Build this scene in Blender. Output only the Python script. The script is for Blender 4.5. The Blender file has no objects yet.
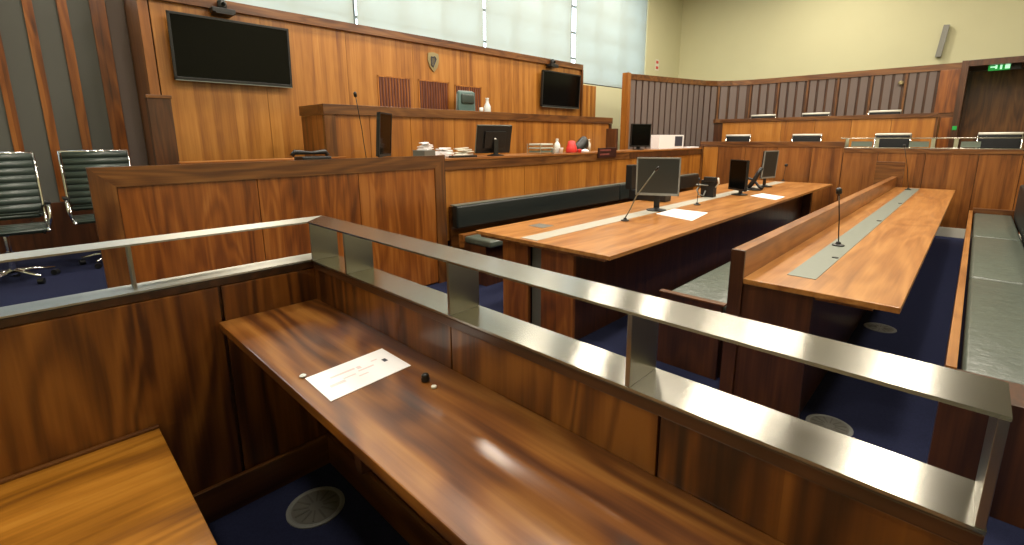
import bpy, bmesh, math, random
from mathutils import Vector, Matrix
random.seed(7)
S = bpy.context.scene
COL = S.collection
# ---------------------------------------------------------------- camera
EYE = Vector((0, 0, 1.65))
F, PITCH, ROLL, YAW, CX, CY = 472.55, .1992, -.005, -.7715, 512, 233.85
FW = Vector((math.cos(PITCH)*math.sin(YAW), math.cos(PITCH)*math.cos(YAW), -math.sin(PITCH)))
RT0 = Vector((math.cos(YAW), -math.sin(YAW), 0)); UP0 = RT0.cross(FW)
RT = math.cos(ROLL)*RT0 + math.sin(ROLL)*UP0; UP = -math.sin(ROLL)*RT0 + math.cos(ROLL)*UP0
cd = bpy.data.cameras.new('camera'); cam = bpy.data.objects.new('camera', cd); COL.objects.link(cam)
cam.matrix_world = Matrix(((RT.x, UP.x, -FW.x, EYE.x), (RT.y, UP.y, -FW.y, EYE.y), (RT.z, UP.z, -FW.z, EYE.z), (0, 0, 0, 1)))
cd.sensor_width = 36; cd.lens = F*36/1024; cd.shift_y = -(272.5-CY)/1024; cd.clip_start = .02
S.camera = cam
# survey helpers: sight line through a picture point met with a plane of the room
def sight(x, y): return (x-CX)/F*RT - (y-CY)/F*UP + FW
def atx(x, y, X): d = sight(x, y); return EYE + d*(X/d.x)
def aty(x, y, Y): d = sight(x, y); return EYE + d*(Y/d.y)
def atz(x, y, Z): d = sight(x, y); return EYE + d*((Z-EYE.z)/d.z)
# ---------------------------------------------------------------- world, exposure
w = bpy.data.worlds.new('sky'); S.world = w; w.use_nodes = True
bg = w.node_tree.nodes['Background']; bg.inputs[0].default_value = (.80, .92, 1, 1); bg.inputs[1].default_value = 3.6
S.view_settings.view_transform = 'Standard'; S.view_settings.look = 'None'
S.view_settings.exposure = 0.20; S.view_settings.gamma = 1; S.view_settings.use_curve_mapping = False
LAMP_POWER = 88
LAMPS = [(-5.9, 2.6), (-5.9, 5.4), (-5.9, 8.4), (-5.9, 11.4), (-2.9, 4.6), (-2.9, 7.6), (-2.9, 10.6), (-.4, 4.8), (-.4, 7.6), (-.4, 10.6), (-2.9, 13.4), (1.9, 6), (1.9, 9.6), (-3.4, 1.4), (-.6, 1.9), (-2.2, -1.0)]  # unseen ceiling panels; those over the dock are added to brighten it
# ---------------------------------------------------------------- materials
def rgb(h):
    v = [int(h[i:i+2], 16)/255 for i in (0, 2, 4)]
    return tuple((c/12.92 if c <= .04045 else ((c+.055)/1.055)**2.4) for c in v)+(1,)
def newmat(n):
    m = bpy.data.materials.new(n); m.use_nodes = True
    nt = m.node_tree; return m, nt, nt.nodes['Principled BSDF']
def plain(n, h, rough=.5, metal=0, spec=.5, emit=None, es=0, noise=0, nscale=20, bump=0, bscale=200, coat=0):
    m, nt, b = newmat(n)
    b.inputs['Base Color'].default_value = rgb(h); b.inputs['Roughness'].default_value = rough
    b.inputs['Metallic'].default_value = metal; b.inputs['Specular IOR Level'].default_value = spec
    b.inputs['Coat Weight'].default_value = coat
    if emit: b.inputs['Emission Color'].default_value = rgb(emit); b.inputs['Emission Strength'].default_value = es
    tc = nt.nodes.new('ShaderNodeTexCoord')
    if noise:
        no = nt.nodes.new('ShaderNodeTexNoise'); no.inputs['Scale'].default_value = nscale; no.inputs['Detail'].default_value = 5
        nt.links.new(tc.outputs['Object'], no.inputs['Vector'])
        mx = nt.nodes.new('ShaderNodeMix'); mx.data_type = 'RGBA'; c = rgb(h)
        mx.inputs[6].default_value = tuple(x*(1-noise) for x in c[:3])+(1,); mx.inputs[7].default_value = tuple(min(1, x*(1+noise)) for x in c[:3])+(1,)
        nt.links.new(no.outputs[0], mx.inputs[0]); nt.links.new(mx.outputs[2], b.inputs['Base Color'])
    if bump:
        n2 = nt.nodes.new('ShaderNodeTexNoise'); n2.inputs['Scale'].default_value = bscale; n2.inputs['Detail'].default_value = 3
        nt.links.new(tc.outputs['Object'], n2.inputs['Vector'])
        bp = nt.nodes.new('ShaderNodeBump'); bp.inputs['Strength'].default_value = bump; bp.inputs['Distance'].default_value = .01
        nt.links.new(n2.outputs[0], bp.inputs['Height']); nt.links.new(bp.outputs[0], b.inputs['Normal'])
    return m
def wood(n, cols, axis='z', rough=.35, strip=0, ring=1.0, spread=1.0, coat=.3, figure=9.0, stripaxis=None):
    m, nt, b = newmat(n); N = nt.nodes; L = nt.links
    tc = N.new('ShaderNodeTexCoord'); oi = N.new('ShaderNodeObjectInfo')
    rm = N.new('ShaderNodeMath'); rm.operation = 'MULTIPLY'; rm.inputs[1].default_value = 37
    L.new(oi.outputs['Random'], rm.inputs[0])
    add = N.new('ShaderNodeVectorMath'); add.operation = 'ADD'
    L.new(tc.outputs['Object'], add.inputs[0]); L.new(rm.outputs[0], add.inputs[1])
    def scaled(al, ac, src=add.outputs[0]):
        mp = N.new('ShaderNodeMapping'); v = [ac, ac, ac]; v['xyz'.index(axis)] = al
        mp.inputs['Scale'].default_value = v; L.new(src, mp.inputs['Vector']); return mp.outputs[0]
    big = N.new('ShaderNodeTexNoise'); big.inputs['Scale'].default_value = 1; big.inputs['Detail'].default_value = 2.5; big.inputs['Distortion'].default_value = .4
    L.new(scaled(.55, 3.2), big.inputs['Vector'])
    mu = N.new('ShaderNodeMath'); mu.operation = 'MULTIPLY'; mu.inputs[1].default_value = figure*6.283; L.new(big.outputs[0], mu.inputs[0])
    sn = N.new('ShaderNodeMath'); sn.operation = 'SINE'; L.new(mu.outputs[0], sn.inputs[0])
    fine = N.new('ShaderNodeTexNoise'); fine.inputs['Scale'].default_value = 1; fine.inputs['Detail'].default_value = 4
    L.new(scaled(2.0, 70), fine.inputs['Vector'])
    med = N.new('ShaderNodeTexNoise'); med.inputs['Scale'].default_value = 1; med.inputs['Detail'].default_value = 3
    L.new(scaled(.7, 11), med.inputs['Vector'])
    def mad(src, k, prev=None, c=0):
        a = N.new('ShaderNodeMath'); a.operation = 'MULTIPLY_ADD'; a.inputs[1].default_value = k
        L.new(src, a.inputs[0])
        if prev is None: a.inputs[2].default_value = c
        else: L.new(prev, a.inputs[2])
        return a.outputs[0]
    t = mad(sn.outputs[0], .10*ring*spread, None, .5-.5*(.75+.35)*spread)
    t = mad(med.outputs[0], .75*spread, t); t = mad(fine.outputs[0], .35*spread, t)
    if strip:
        sa = stripaxis or ('y' if axis == 'z' else 'x')
        sp = N.new('ShaderNodeSeparateXYZ'); L.new(tc.outputs['Object'], sp.inputs[0])
        d = N.new('ShaderNodeMath'); d.operation = 'DIVIDE'; d.inputs[1].default_value = strip; L.new(sp.outputs['xyz'.index(sa)], d.inputs[0])
        fl = N.new('ShaderNodeMath'); fl.operation = 'FLOOR'; L.new(d.outputs[0], fl.inputs[0])
        wn = N.new('ShaderNodeTexWhiteNoise'); wn.noise_dimensions = '2D'
        cb = N.new('ShaderNodeCombineXYZ'); L.new(fl.outputs[0], cb.inputs[0]); L.new(rm.outputs[0], cb.inputs[1]); L.new(cb.outputs[0], wn.inputs['Vector'])
        t = mad(wn.outputs[0], .30, t); s2 = N.new('ShaderNodeMath'); s2.operation = 'SUBTRACT'; s2.inputs[1].default_value = .15; L.new(t, s2.inputs[0]); t = s2.outputs[0]
    cr = N.new('ShaderNodeValToRGB'); e = cr.color_ramp.elements
    e[0].position = .18; e[0].color = rgb(cols[0]); e[1].position = .82; e[1].color = rgb(cols[-1])
    for i, c in enumerate(cols[1:-1]):
        q = e.new(.18+.64*(i+1)/(len(cols)-1)); q.color = rgb(c)
    L.new(t, cr.inputs[0]); L.new(cr.outputs[0], b.inputs['Base Color'])
    b.inputs['Roughness'].default_value = rough; b.inputs['Coat Weight'].default_value = coat; b.inputs['Coat Roughness'].default_value = .18
    bp = N.new('ShaderNodeBump'); bp.inputs['Strength'].default_value = .08; bp.inputs['Distance'].default_value = .004
    L.new(fine.outputs[0], bp.inputs['Height']); L.new(bp.outputs[0], b.inputs['Normal'])
    return m
def steel(n, axis, h='a6a49b', rough=.21):
    m, nt, b = newmat(n); N = nt.nodes; L = nt.links
    tc = N.new('ShaderNodeTexCoord'); mp = N.new('ShaderNodeMapping'); v = [600, 600, 600]; v['xyz'.index(axis)] = 4
    mp.inputs['Scale'].default_value = v; L.new(tc.outputs['Object'], mp.inputs['Vector'])
    no = N.new('ShaderNodeTexNoise'); no.inputs['Scale'].default_value = 1; no.inputs['Detail'].default_value = 2; L.new(mp.outputs[0], no.inputs['Vector'])
    mr = N.new('ShaderNodeMapRange'); mr.inputs[3].default_value = rough-.02; mr.inputs[4].default_value = rough+.03
    L.new(no.outputs[0], mr.inputs[0]); L.new(mr.outputs[0], b.inputs['Roughness'])
    b.inputs['Base Color'].default_value = rgb(h); b.inputs['Metallic'].default_value = 1
    cv = N.new('ShaderNodeCombineXYZ')
    for k_, v_ in enumerate({'x': (0, 1, 1), 'y': (1, 0, 1), 'z': (1, 1, 0)}[axis]): cv.inputs[k_].default_value = v_*.707; L.new(cv.outputs[0], b.inputs['Tangent']); b.inputs['Anisotropic'].default_value = .9
    return m
M = {}
PW = ['4a2309', '703a10', '8b4e19', '9f622a']
M['panel'] = wood('walnut_panel', PW, 'z', strip=.31)
M['panel_x'] = wood('walnut_panel_facing_y', PW, 'z', strip=.31, stripaxis='x')
M['wall'] = wood('veneer_wall', ['754213', '935c1f', 'a86f2c', 'b57e3a'], 'z', strip=.09, ring=.25, rough=.4)
M['bench'] = wood('veneer_bench', ['744012', '93581b', 'a96b25', 'b87b33'], 'z', strip=.2, ring=.3, rough=.4)
M['cap_y'] = wood('walnut_cap_y', ['3b1e0a', '573113', '70451d', '83572b'], 'y')
M['cap_x'] = wood('walnut_cap_x', ['3b1e0a', '573113', '70451d', '83572b'], 'x')
M['cap_z'] = wood('walnut_cap_z', ['3b1e0a', '573113', '70451d', '83572b'], 'z')
M['top'] = wood('tabletop_wood', ['7a481b', '9a632d', 'b0783d', 'c08b51'], 'y', rough=.32, figure=7, ring=.8)
M['ledge'] = wood('ledge_wood', ['5b3312', '7c4a1e', '97602c', 'a8733c'], 'y', rough=.35)
M['jury'] = wood('jury_veneer', ['532c10', '734219', '8b5524', '9c6632'], 'z', strip=.22, stripaxis='x', ring=.35)
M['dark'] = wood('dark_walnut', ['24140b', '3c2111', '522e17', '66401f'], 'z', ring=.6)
M['desk'] = wood('dock_desk_walnut', ['2f180a', '562e10', '784718', '96642c'], 'x', rough=.33, figure=9, ring=1.5, spread=.95, coat=.5)
M['dock'] = wood('dock_panel_walnut', ['301706', '542c0b', '734213', '8a551f'], 'z', figure=10, ring=1.6, stripaxis='x', strip=.9)
M['seatw'] = wood('dock_bench_walnut', ['55300c', '80500f', '9c661c', 'b07c2e'], 'y', figure=8, ring=1.0)
M['dockcap'] = wood('dock_cap', ['24120a', '38200f', '4a2a14', '58341a'], 'x')
M['steel_x'] = steel('brushed_steel_x', 'x'); M['steel_y'] = steel('brushed_steel_y', 'y', rough=.44); M['steel_z'] = steel('brushed_steel_z', 'z', rough=.3)
M['chrome'] = plain('chrome', 'dcdcdc', .12, 1)
M['alu'] = plain('satin_plate', '7c8278', .45, .35, noise=.05)
M['aluC'] = plain('pale_plate', 'aeaa9c', .45, .2)
M['black'] = plain('black_plastic', '101112', .4)
M['screen'] = plain('screen_glass', '030404', .15, spec=.15)
M['screen2'] = plain('grey_screen', '2a2f2e', .3)
M['grey'] = plain('grey_plastic', '7b7d78', .4)
M['leather_blk'] = plain('black_green_leather', '11191a', .45, bump=.15, bscale=30)
M['juryleather'] = plain('black_chair_leather', '0a0c0d', .6, spec=.25)
M['leather'] = plain('grey_green_leather', '4e564d', .33, bump=.7, bscale=11, noise=.12, nscale=6)
M['chairleather'] = plain('ribbed_leather', '39443f', .3, bump=.1)
M['seatblue'] = plain('teal_leather', '4d6662', .4)
M['yellow'] = plain('pale_yellow_paint', 'cbc8a2', .85, noise=.03, nscale=2)
M['ceiling'] = plain('ceiling_paint', '7f7b70', .9)
M['white'] = plain('white_paper', 'f1eff0', .6)
M['pinkish'] = plain('faint_red_print', 'e2cdcd', .6)
M['ink'] = plain('ink_print', '3a3c48', .6)
M['taupe'] = plain('taupe_fabric', '6f625c', .9, bump=.2, bscale=300)
M['stripe'] = plain('grey_fabric', '5b5b56', .9, noise=.08, nscale=300)
M['carpet'] = plain('blue_carpet', '272b44', .95, spec=.1, noise=.35, nscale=90, bump=.5, bscale=400)
M['red'] = plain('red_plastic', 'c9302c', .4)
M['signred'] = plain('dark_red_panel', '2c0d0d', .4)
M['signlit'] = plain('red_characters', '8c4a44', .5)
M['green'] = plain('green_lamp', '0f6a28', .4, emit='1fb548', es=.45)
M['greenw'] = plain('sign_white', 'e8fff0', .4, emit='b8ffd0', es=.9)
M['paleplastic'] = plain('pale_plastic', 'd9d6c9', .4)
M['glassware'] = plain('clear_plastic', 'd8dedb', .15, spec=.8)
M['glasspane'] = plain('frosted_green_glass', '6f7c72', .3)
M['vent'] = plain('vent_metal', '77766e', .45, .5, noise=.1)
M['ventdark'] = plain('vent_slots', '66655c', .5, .4)
M['gap'] = plain('dark_recess', '0d0806', .8)
M['redfin'] = plain('dark_red_fin', '5a2c20', .6)
M['bronze'] = plain('crest_metal', '9c8f6a', .35, .6)
M['lamp'] = plain('lamp_diffuser', 'ffffff', .5, emit='fff0d8', es=5)
M['skirt'] = plain('white_skirting', 'cfccc0', .5)
m, nt, b = newmat('window_glass'); M['glass'] = m
b.inputs['Transmission Weight'].default_value = 1; b.inputs['Roughness'].default_value = 0; b.inputs['IOR'].default_value = 1.02; b.inputs['Base Color'].default_value = (.95, 1, 1, 1)
m, nt, b = newmat('blind_fabric'); M['blind'] = m
N = nt.nodes; out = N['Material Output']; N.remove(b)
df = N.new('ShaderNodeBsdfDiffuse'); df.inputs[0].default_value = rgb('c9cfc6'); tl = N.new('ShaderNodeBsdfTranslucent'); tl.inputs[0].default_value = rgb('b7c3c2')
tr = N.new('ShaderNodeBsdfTransparent'); a1 = N.new('ShaderNodeMixShader'); a1.inputs[0].default_value = .45; a2 = N.new('ShaderNodeMixShader'); a2.inputs[0].default_value = .12
nt.links.new(df.outputs[0], a1.inputs[1]); nt.links.new(tl.outputs[0], a1.inputs[2]); nt.links.new(a1.outputs[0], a2.inputs[1]); nt.links.new(tr.outputs[0], a2.inputs[2]); nt.links.new(a2.outputs[0], out.inputs[0])
# ---------------------------------------------------------------- mesh helpers
def wpos(o):
    p = Vector(o.location)
    while o.parent: o = o.parent; p += Vector(o.location)
    return p
def tag(o, label, cat=None, group=None):
    o['label'] = label
    if cat: o['category'] = cat
    if group: o['group'] = group
    return o
def thing(name, label, cat, loc=(0, 0, 0), group=None, yaw=0):
    o = bpy.data.objects.new(name, None); COL.objects.link(o); o.location = loc; o.rotation_euler.z = yaw; o.empty_display_size = .1
    return tag(o, label, cat, group)
def link(name, bm, mat, parent=None, at=None, local=False, smooth=False):
    """at = world position of the mesh origin (bm is relative to it); local: relative to the parent"""
    me = bpy.data.meshes.new(name); bm.normal_update(); bm.to_mesh(me); bm.free()
    me.materials.append(mat)
    if smooth:
        for p in me.polygons: p.use_smooth = True
    o = bpy.data.objects.new(name, me); COL.objects.link(o)
    at = Vector(at or (0, 0, 0))
    if parent is not None:
        o.parent = parent
        o.location = at if local else at-wpos(parent)
    else: o.location = at
    if parent is None and name.split('_')[0] in ('wall', 'floor', 'ceiling', 'window', 'door', 'trim', 'baseboard'): o['kind'] = 'structure'
    return o
def bbox(bm, x0, x1, y0, y1, z0, z1, bev=0, rot=None):
    r = bmesh.ops.create_cube(bm, size=1)
    mt = Matrix.Translation(((x0+x1)/2, (y0+y1)/2, (z0+z1)/2)) @ Matrix.Diagonal((abs(x1-x0), abs(y1-y0), abs(z1-z0), 1))
    if rot is not None: mt = rot @ mt
    bmesh.ops.transform(bm, matrix=mt, verts=r['verts'])
    if bev:
        es = list({e for v in r['verts'] for e in v.link_edges})
        bmesh.ops.bevel(bm, geom=es, offset=bev, segments=2, affect='EDGES', profile=.6)
FZ = -.12     # main floor level; the dock stands on a low step
def box(name, mat, x0, x1, y0, y1, z0, z1, parent=None, bev=.003, local=False):
    if z0 == 0 and not local: z0 = FZ
    c = Vector(((x0+x1)/2, (y0+y1)/2, (z0+z1)/2)); bm = bmesh.new()
    hx, hy, hz = abs(x1-x0)/2, abs(y1-y0)/2, abs(z1-z0)/2
    bbox(bm, -hx, hx, -hy, hy, -hz, hz, min(bev, min(hx, hy, hz)*.6))
    return link(name, bm, mat, parent, c, local)
def multi(name, mat, boxes, parent=None, bev=0, local=False, at=None):
    boxes = [tuple(b[:4])+((FZ if b[4] == 0 and not local else b[4]), b[5]) for b in boxes]
    at = Vector(at) if at else Vector(((boxes[0][0]+boxes[0][1])/2, (boxes[0][2]+boxes[0][3])/2, (boxes[0][4]+boxes[0][5])/2))
    bm = bmesh.new()
    for b in boxes: bbox(bm, b[0]-at.x, b[1]-at.x, b[2]-at.y, b[3]-at.y, b[4]-at.z, b[5]-at.z, bev)
    return link(name, bm, mat, parent, at, local)
def tube(bm, pts, r, seg=10, caps=True):
    pts = [Vector(p) for p in pts]; rs = r if isinstance(r, (list, tuple)) else [r]*len(pts)
    rings = []; prev = None
    for i, p in enumerate(pts):
        d = (pts[min(i+1, len(pts)-1)]-pts[max(i-1, 0)]).normalized()
        if prev is None: prev = d.orthogonal().normalized()
        u = (prev-d*prev.dot(d)).normalized(); prev = u; v = d.cross(u)
        rings.append([bm.verts.new(p+(u*math.cos(a)+v*math.sin(a))*rs[i]) for a in [2*math.pi*k/seg for k in range(seg)]])
    for a, b in zip(rings, rings[1:]):
        for k in range(seg): bm.faces.new((a[k], a[(k+1) % seg], b[(k+1) % seg], b[k]))
    if caps: bm.faces.new(rings[0][::-1]); bm.faces.new(rings[-1])
def lathe(bm, prof, seg=20, c=(0, 0, 0)):
    rings = [[bm.verts.new((c[0]+r*math.cos(2*math.pi*k/seg), c[1]+r*math.sin(2*math.pi*k/seg), c[2]+z)) for k in range(seg)] for r, z in prof]
    for a, b in zip(rings, rings[1:]):
        for k in range(seg): bm.faces.new((a[k], a[(k+1) % seg], b[(k+1) % seg], b[k]))
    bm.faces.new(rings[0][::-1]); bm.faces.new(rings[-1])
def prism(bm, pts, z0, z1):
    a = [bm.verts.new((p[0], p[1], z0)) for p in pts]; b = [bm.verts.new((p[0], p[1], z1)) for p in pts]
    n = len(pts)
    for i in range(n): bm.faces.new((a[i], a[(i+1) % n], b[(i+1) % n], b[i]))
    bm.faces.new(a[::-1]); bm.faces.new(b); bmesh.ops.recalc_face_normals(bm, faces=bm.faces)
def cushion(bm, x0, x1, y0, y1, z0, z1, r=.03):
    bbox(bm, x0, x1, y0, y1, z0, z1, 0)
    bm.verts.ensure_lookup_table(); vs = bm.verts[-8:]
    es = list({e for v in vs for e in v.link_edges})
    bmesh.ops.bevel(bm, geom=es, offset=r, segments=4, affect='EDGES', profile=.5)
def copy_tree(o, parent=None):
    c = o.copy(); COL.objects.link(c)
    if parent is not None: c.parent = parent
    for ch in list(o.children): copy_tree(ch, c)
    return c
def spaced(a, b, n): return [(a+(b-a)*i/n, a+(b-a)*(i+1)/n) for i in range(n)]
def panel_row_y(parent, name, mat, X, thick, y0, y1, n, z0, z1, gap=.006):
    for a, b in spaced(y0, y1, n): box(name, mat, X-thick, X, a+gap/2, b-gap/2, z0, z1, parent, .002)
def panel_row_x(parent, name, mat, Y, thick, x0, x1, n, z0, z1, gap=.006):
    for a, b in spaced(x0, x1, n): box(name, mat, a+gap/2, b-gap/2, Y, Y+thick, z0, z1, parent, .002)
# ================================================================ SETTING
H = 6.2
X1 = 4.0; YB = 15.5; Y0 = -3.0
box('floor', M['carpet'], -8.3, X1, Y0, YB, -.22, FZ, bev=0)
box('floor', M['carpet'], -2.24, .075, -1.5, .90, 0, .0005, bev=0)
multi('floor', M['carpet'], [(-8.0, -4.9, Y0, 15.4, .0, .35)])
box('ceiling', M['ceiling'], -8.3, X1, Y0, YB+.2, H, H+.1, bev=0)
WX = -7.4; SILL = 3.0; WTOP = 5.85; WY0, WY1 = 1.30, 13.33
multi('wall_left', M['yellow'], [(-7.98, WX, 1.205, 1.30, 0, H), (WX-.25, WX, 1.2, YB, 0, SILL), (WX-.25, WX, WY1, YB, SILL, H), (WX-.25, WX, WY0, WY1, WTOP, H)])
box('wall_back', M['yellow'], WX-.25, X1, YB, YB+.2, 0, H, bev=0)
box('wall_right', M['yellow'], X1, X1+.2, Y0, YB, 0, H, bev=0)
box('wall_front', M['yellow'], -8.3, X1, Y0-.2, Y0, 0, H, bev=0)
multi('wall_corner', M['yellow'], [(-8.2, -7.98, Y0, 1.3, 0, 3.45), (-8.2, -7.98, Y0, 1.3, WTOP, H), (-8.2, -7.98, Y0, -2.8, 3.45, WTOP), (-8.2, -7.98, 1.15, 1.3, 3.45, WTOP)])
wn = multi('window_5', M['grey'], [(-8.15, -8.08, y, y+.05, 3.45, WTOP) for y in (-2.8, -1.5, -.2, 1.10)]+[(-8.15, -8.08, -2.8, 1.15, z, z+.05) for z in (3.45, 4.6, WTOP-.05)])  # unseen window, added so the left rail bars catch more light
box('pane', M['glass'], -8.12, -8.11, -2.75, 1.1, 3.5, WTOP-.05, wn, bev=0)
# windows and blinds
gaps = [1.30, 4.07, 6.88, 9.81, 13.33]
blabels = ['pale roller blind over the large wall screen, left of the first bright gap',
           'pale roller blind above the harp crest, between the two narrow bright gaps', 'pale roller blind between the middle bright gap and the wide bright gap',
           'rightmost pale roller blind, beside the yellow wall with the small red notice']
for i, (a, b) in enumerate(zip(gaps, gaps[1:])):
    wn = multi('window_%d' % (i+1), M['grey'], [(WX-.2, WX-.12, a, a+.05, SILL, WTOP), (WX-.2, WX-.12, b-.05, b, SILL, WTOP), (WX-.2, WX-.12, a, b, SILL, SILL+.06), (WX-.2, WX-.12, a, b, WTOP-.06, WTOP)]
        + [(WX-.19, WX-.13, a+(b-a)*k/3-.025, a+(b-a)*k/3+.025, SILL, WTOP) for k in (1, 2)] + [(WX-.19, WX-.13, a, b, SILL+q-.02, SILL+q+.02) for q in (.6, 1.2, 1.8, 2.4)])
    box('pane', M['glass'], WX-.168, WX-.160, a+.03, b-.03, SILL+.03, WTOP-.03, wn, bev=0)
    g0, g1 = (.035, .035)
    if i == 3: g0 = .10
    if i == 2: g1 = .10
    bl = thing('roller_blind', blabels[i], 'blind', (WX-.03, (a+b)/2, WTOP), 'roller blinds on the high windows')
    box('fabric', M['blind'], WX-.034, WX-.030, a+g0, b-(g1 if i < 3 else .01), SILL+.02, WTOP-.05, bl, bev=0)
    bm = bmesh.new(); tube(bm, [(0, -(b-a)/2+.06, 0), (0, (b-a)/2-.06, 0)], .028); link('roller', bm, M['paleplastic'], bl, (WX-.032, (a+b)/2, WTOP-.04))
    bm = bmesh.new(); tube(bm, [(0, -(b-a)/2+g0, 0), (0, (b-a)/2-.06, 0)], .01); link('bottom_bar', bm, M['black'] if i == 3 else M['paleplastic'], bl, (WX-.032, (a+b)/2, SILL+.02))
# veneered wall behind the judge
TVX = -7.1; TY0 = 1.288; TY1 = 9.70; TY2 = 10.42; TZ = 3.25
t1 = box('trim_1', M['cap_z'], TVX-.29, TVX-.03, TY0+.01, TY1, .35, TZ, bev=0)
for a, b in spaced(TY0+.01, TY1, 7): box('veneer_panel', M['wall'], TVX-.03, TVX, a+.002, b-.002, .35, TZ, t1, .001)
box('corner_board', M['jury'], TVX-.80, TVX, TY0-.10, TY0-.002, .35, TZ+.12, t1)
box('top_cap', M['cap_y'], TVX-.29, TVX+.05, TY0-.03, TY1+.03, TZ, TZ+.12, t1)
box('end_post', M['cap_z'], TVX-.2, TVX+.045, TY1, TY1+.05, 1.2, TZ, t1)
t5 = box('trim_2', M['wall'], TVX-.28, TVX-.04, TY1+.052, TY2, .35, 2.93, bev=.003)
# slatted grilles in the veneer
for k, (ya, yb, za, zb) in enumerate([(4.2, 4.83, 2.0, 2.66), (4.99, 5.66, 2.0, 2.66), (5.80, 6.46, 2.0, 2.63)]):
    lab = ['slatted dark red ventilation grille in the veneer, left of the crest', 'slatted dark red ventilation grille in the veneer, straight below the crest', 'slatted dark red ventilation grille behind the high-backed judge chair'][k]
    g = thing('wall_grille', lab, 'grille', (TVX, (ya+yb)/2, za), 'grilles behind the judge bench')
    multi('frame', M['bench'], [(TVX, TVX+.012, ya, yb, zb-.02, zb), (TVX, TVX+.012, ya, yb, za, za+.02), (TVX, TVX+.012, ya, ya+.02, za, zb), (TVX, TVX+.012, yb-.02, yb, za, zb)], g)
    box('backing', M['panel'], TVX, TVX+.003, ya+.02, yb-.02, za+.02, zb-.02, g, bev=0)
    multi('slat', M['redfin'], [(TVX+.003, TVX+.014, y, y+.022, za+.02, zb-.02) for y in [ya+.03+.056*j for j in range(int((yb-ya-.06)/.056)+1)]], g)
# striped fabric wall to the left
SX = -7.9
t2 = box('trim_3', M['stripe'], SX-.08, SX, -2.9, 1.186, .35, 3.40, bev=0)
box('dado', M['dark'], SX, SX+.03, -2.9, 1.186, .35, .92, t2)  # dark band along the lower part of the striped wall
ys = [.851, .557, .269, -.03, -.34, -.66, -.98, -1.3]; ws = [.15, .09, .085, .085, .09, .15, .09, .09]
for y, wd in zip(ys, ws): box('vertical_batten', M['panel'], SX, SX+.02, y, y+wd, .925, 3.40, t2)
box('fabric_edge_panel', M['taupe'], SX, SX+.006, 1.005, 1.184, .925, 3.40, t2)
# curved slatted screen behind the jury seats
ZS = 3.15
P = [(-6.23, 10.33), (-6.05, 11.02), (-5.88, 11.75), (-5.68, 12.55), (-5.52, 13.15), (-5.33, 13.50), (-5.0, 13.75), (-4.55, 13.88), (-4.0, 13.92), (-.47, 13.92)]
P = [Vector((a, b, 0)) for a, b in P]
cum = [0]
for a, b in zip(P, P[1:]): cum.append(cum[-1]+(b-a).length)
def along(s):
    s = max(0, min(cum[-1]-1e-6, s))
    for i in range(len(P)-1):
        if s <= cum[i+1]:
            t = (s-cum[i])/(cum[i+1]-cum[i]); p = P[i].lerp(P[i+1], t); d = (P[i+1]-P[i]).normalized(); return p, d
def ribbon(name, mat, s0, s1, off, th, z0, z1, parent, ins=True):
    ss = [s0]+[c for c in cum if s0 < c < s1]+[s1]
    bm = bmesh.new(); fr = []; bk = []
    for s in ss:
        p, d = along(s); n = Vector((d.y, -d.x, 0))     # towards the room
        fr.append(p+n*off); bk.append(p+n*(off-th))
    prism(bm, fr+bk[::-1], z0, z1)
    return link(name, bm, mat, parent)
def s_at(x, y=13.92):   # arc length at world x on the straight run
    return cum[8]+(x-P[8].x)
t3 = ribbon('trim_4', M['dark'], 0, cum[-1], -.02, .08, .35, ZS-.02, None); t3['kind'] = 'structure'
ribbon('top_rail', M['cap_x'], 0, cum[-1], .03, .14, ZS-.13, ZS, t3)
# fins, first run
s = .14
ZB1 = 1.3
while s < cum[5]+.05:
    ribbon('fabric_slat', M['taupe'], s, s+.158, .012, .03, ZB1, ZS-.13, t3); s += .215
# grouped slats on the curve and the straight run
gx = [722, 751, 778, 807, 837, 870, 904, 937]
gs = []
for px in gx:
    q = aty(px, 95, 13.92); gs.append(s_at(q.x) if q.x > -4.6 else None)
gs[0] = cum[6]-.35; 
for i in range(len(gs)):
    if gs[i] is None: gs[i] = cum[7]
for a, b in zip(gs, gs[1:]):
    wdt = (b-a)/3.35
    for k in range(3): ribbon('fabric_slat', M['taupe'], a+.05+k*wdt, a+.05+k*wdt+wdt*.70, .012, .03, 2.14, ZS-.13, t3)
    ribbon('mullion', M['cap_z'], a-.022, a+.022, .018, .03, 2.14, ZS-.13, t3)
ribbon('bottom_rail', M['cap_x'], gs[0]-.1, cum[-1], .03, .1, 2.04, 2.14, t3)
box('end_post', M['bench'], -6.30, -6.14, 10.27, 10.40, .35, ZS+.01, t3)
box('end_panel', M['panel_x'], -.79, -.47, 13.87, 13.90, 2.14, ZS-.13, t3)
box('end_post', M['dark'], -.47, -.36, 13.80, 14.95, .35, ZS+.02, t3)
box('header', M['dark'], -.359, 2.9, 13.80, 14.95, ZS-.10, ZS+.02, t3)
box('lower_panel', M['panel_x'], -4.9, -.47, 13.86, 13.9, .35, 2.04, t3)
t4 = box('trim_5', M['dark'], -.36, 2.9, 14.95, 15.05, .0, ZS-.10, bev=0)
for a, b in spaced(-.30, 2.8, 3): box('veneer_panel', M['cap_z'], a, b-.006, 14.93, 14.95, .4, ZS-.12, t4)
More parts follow.
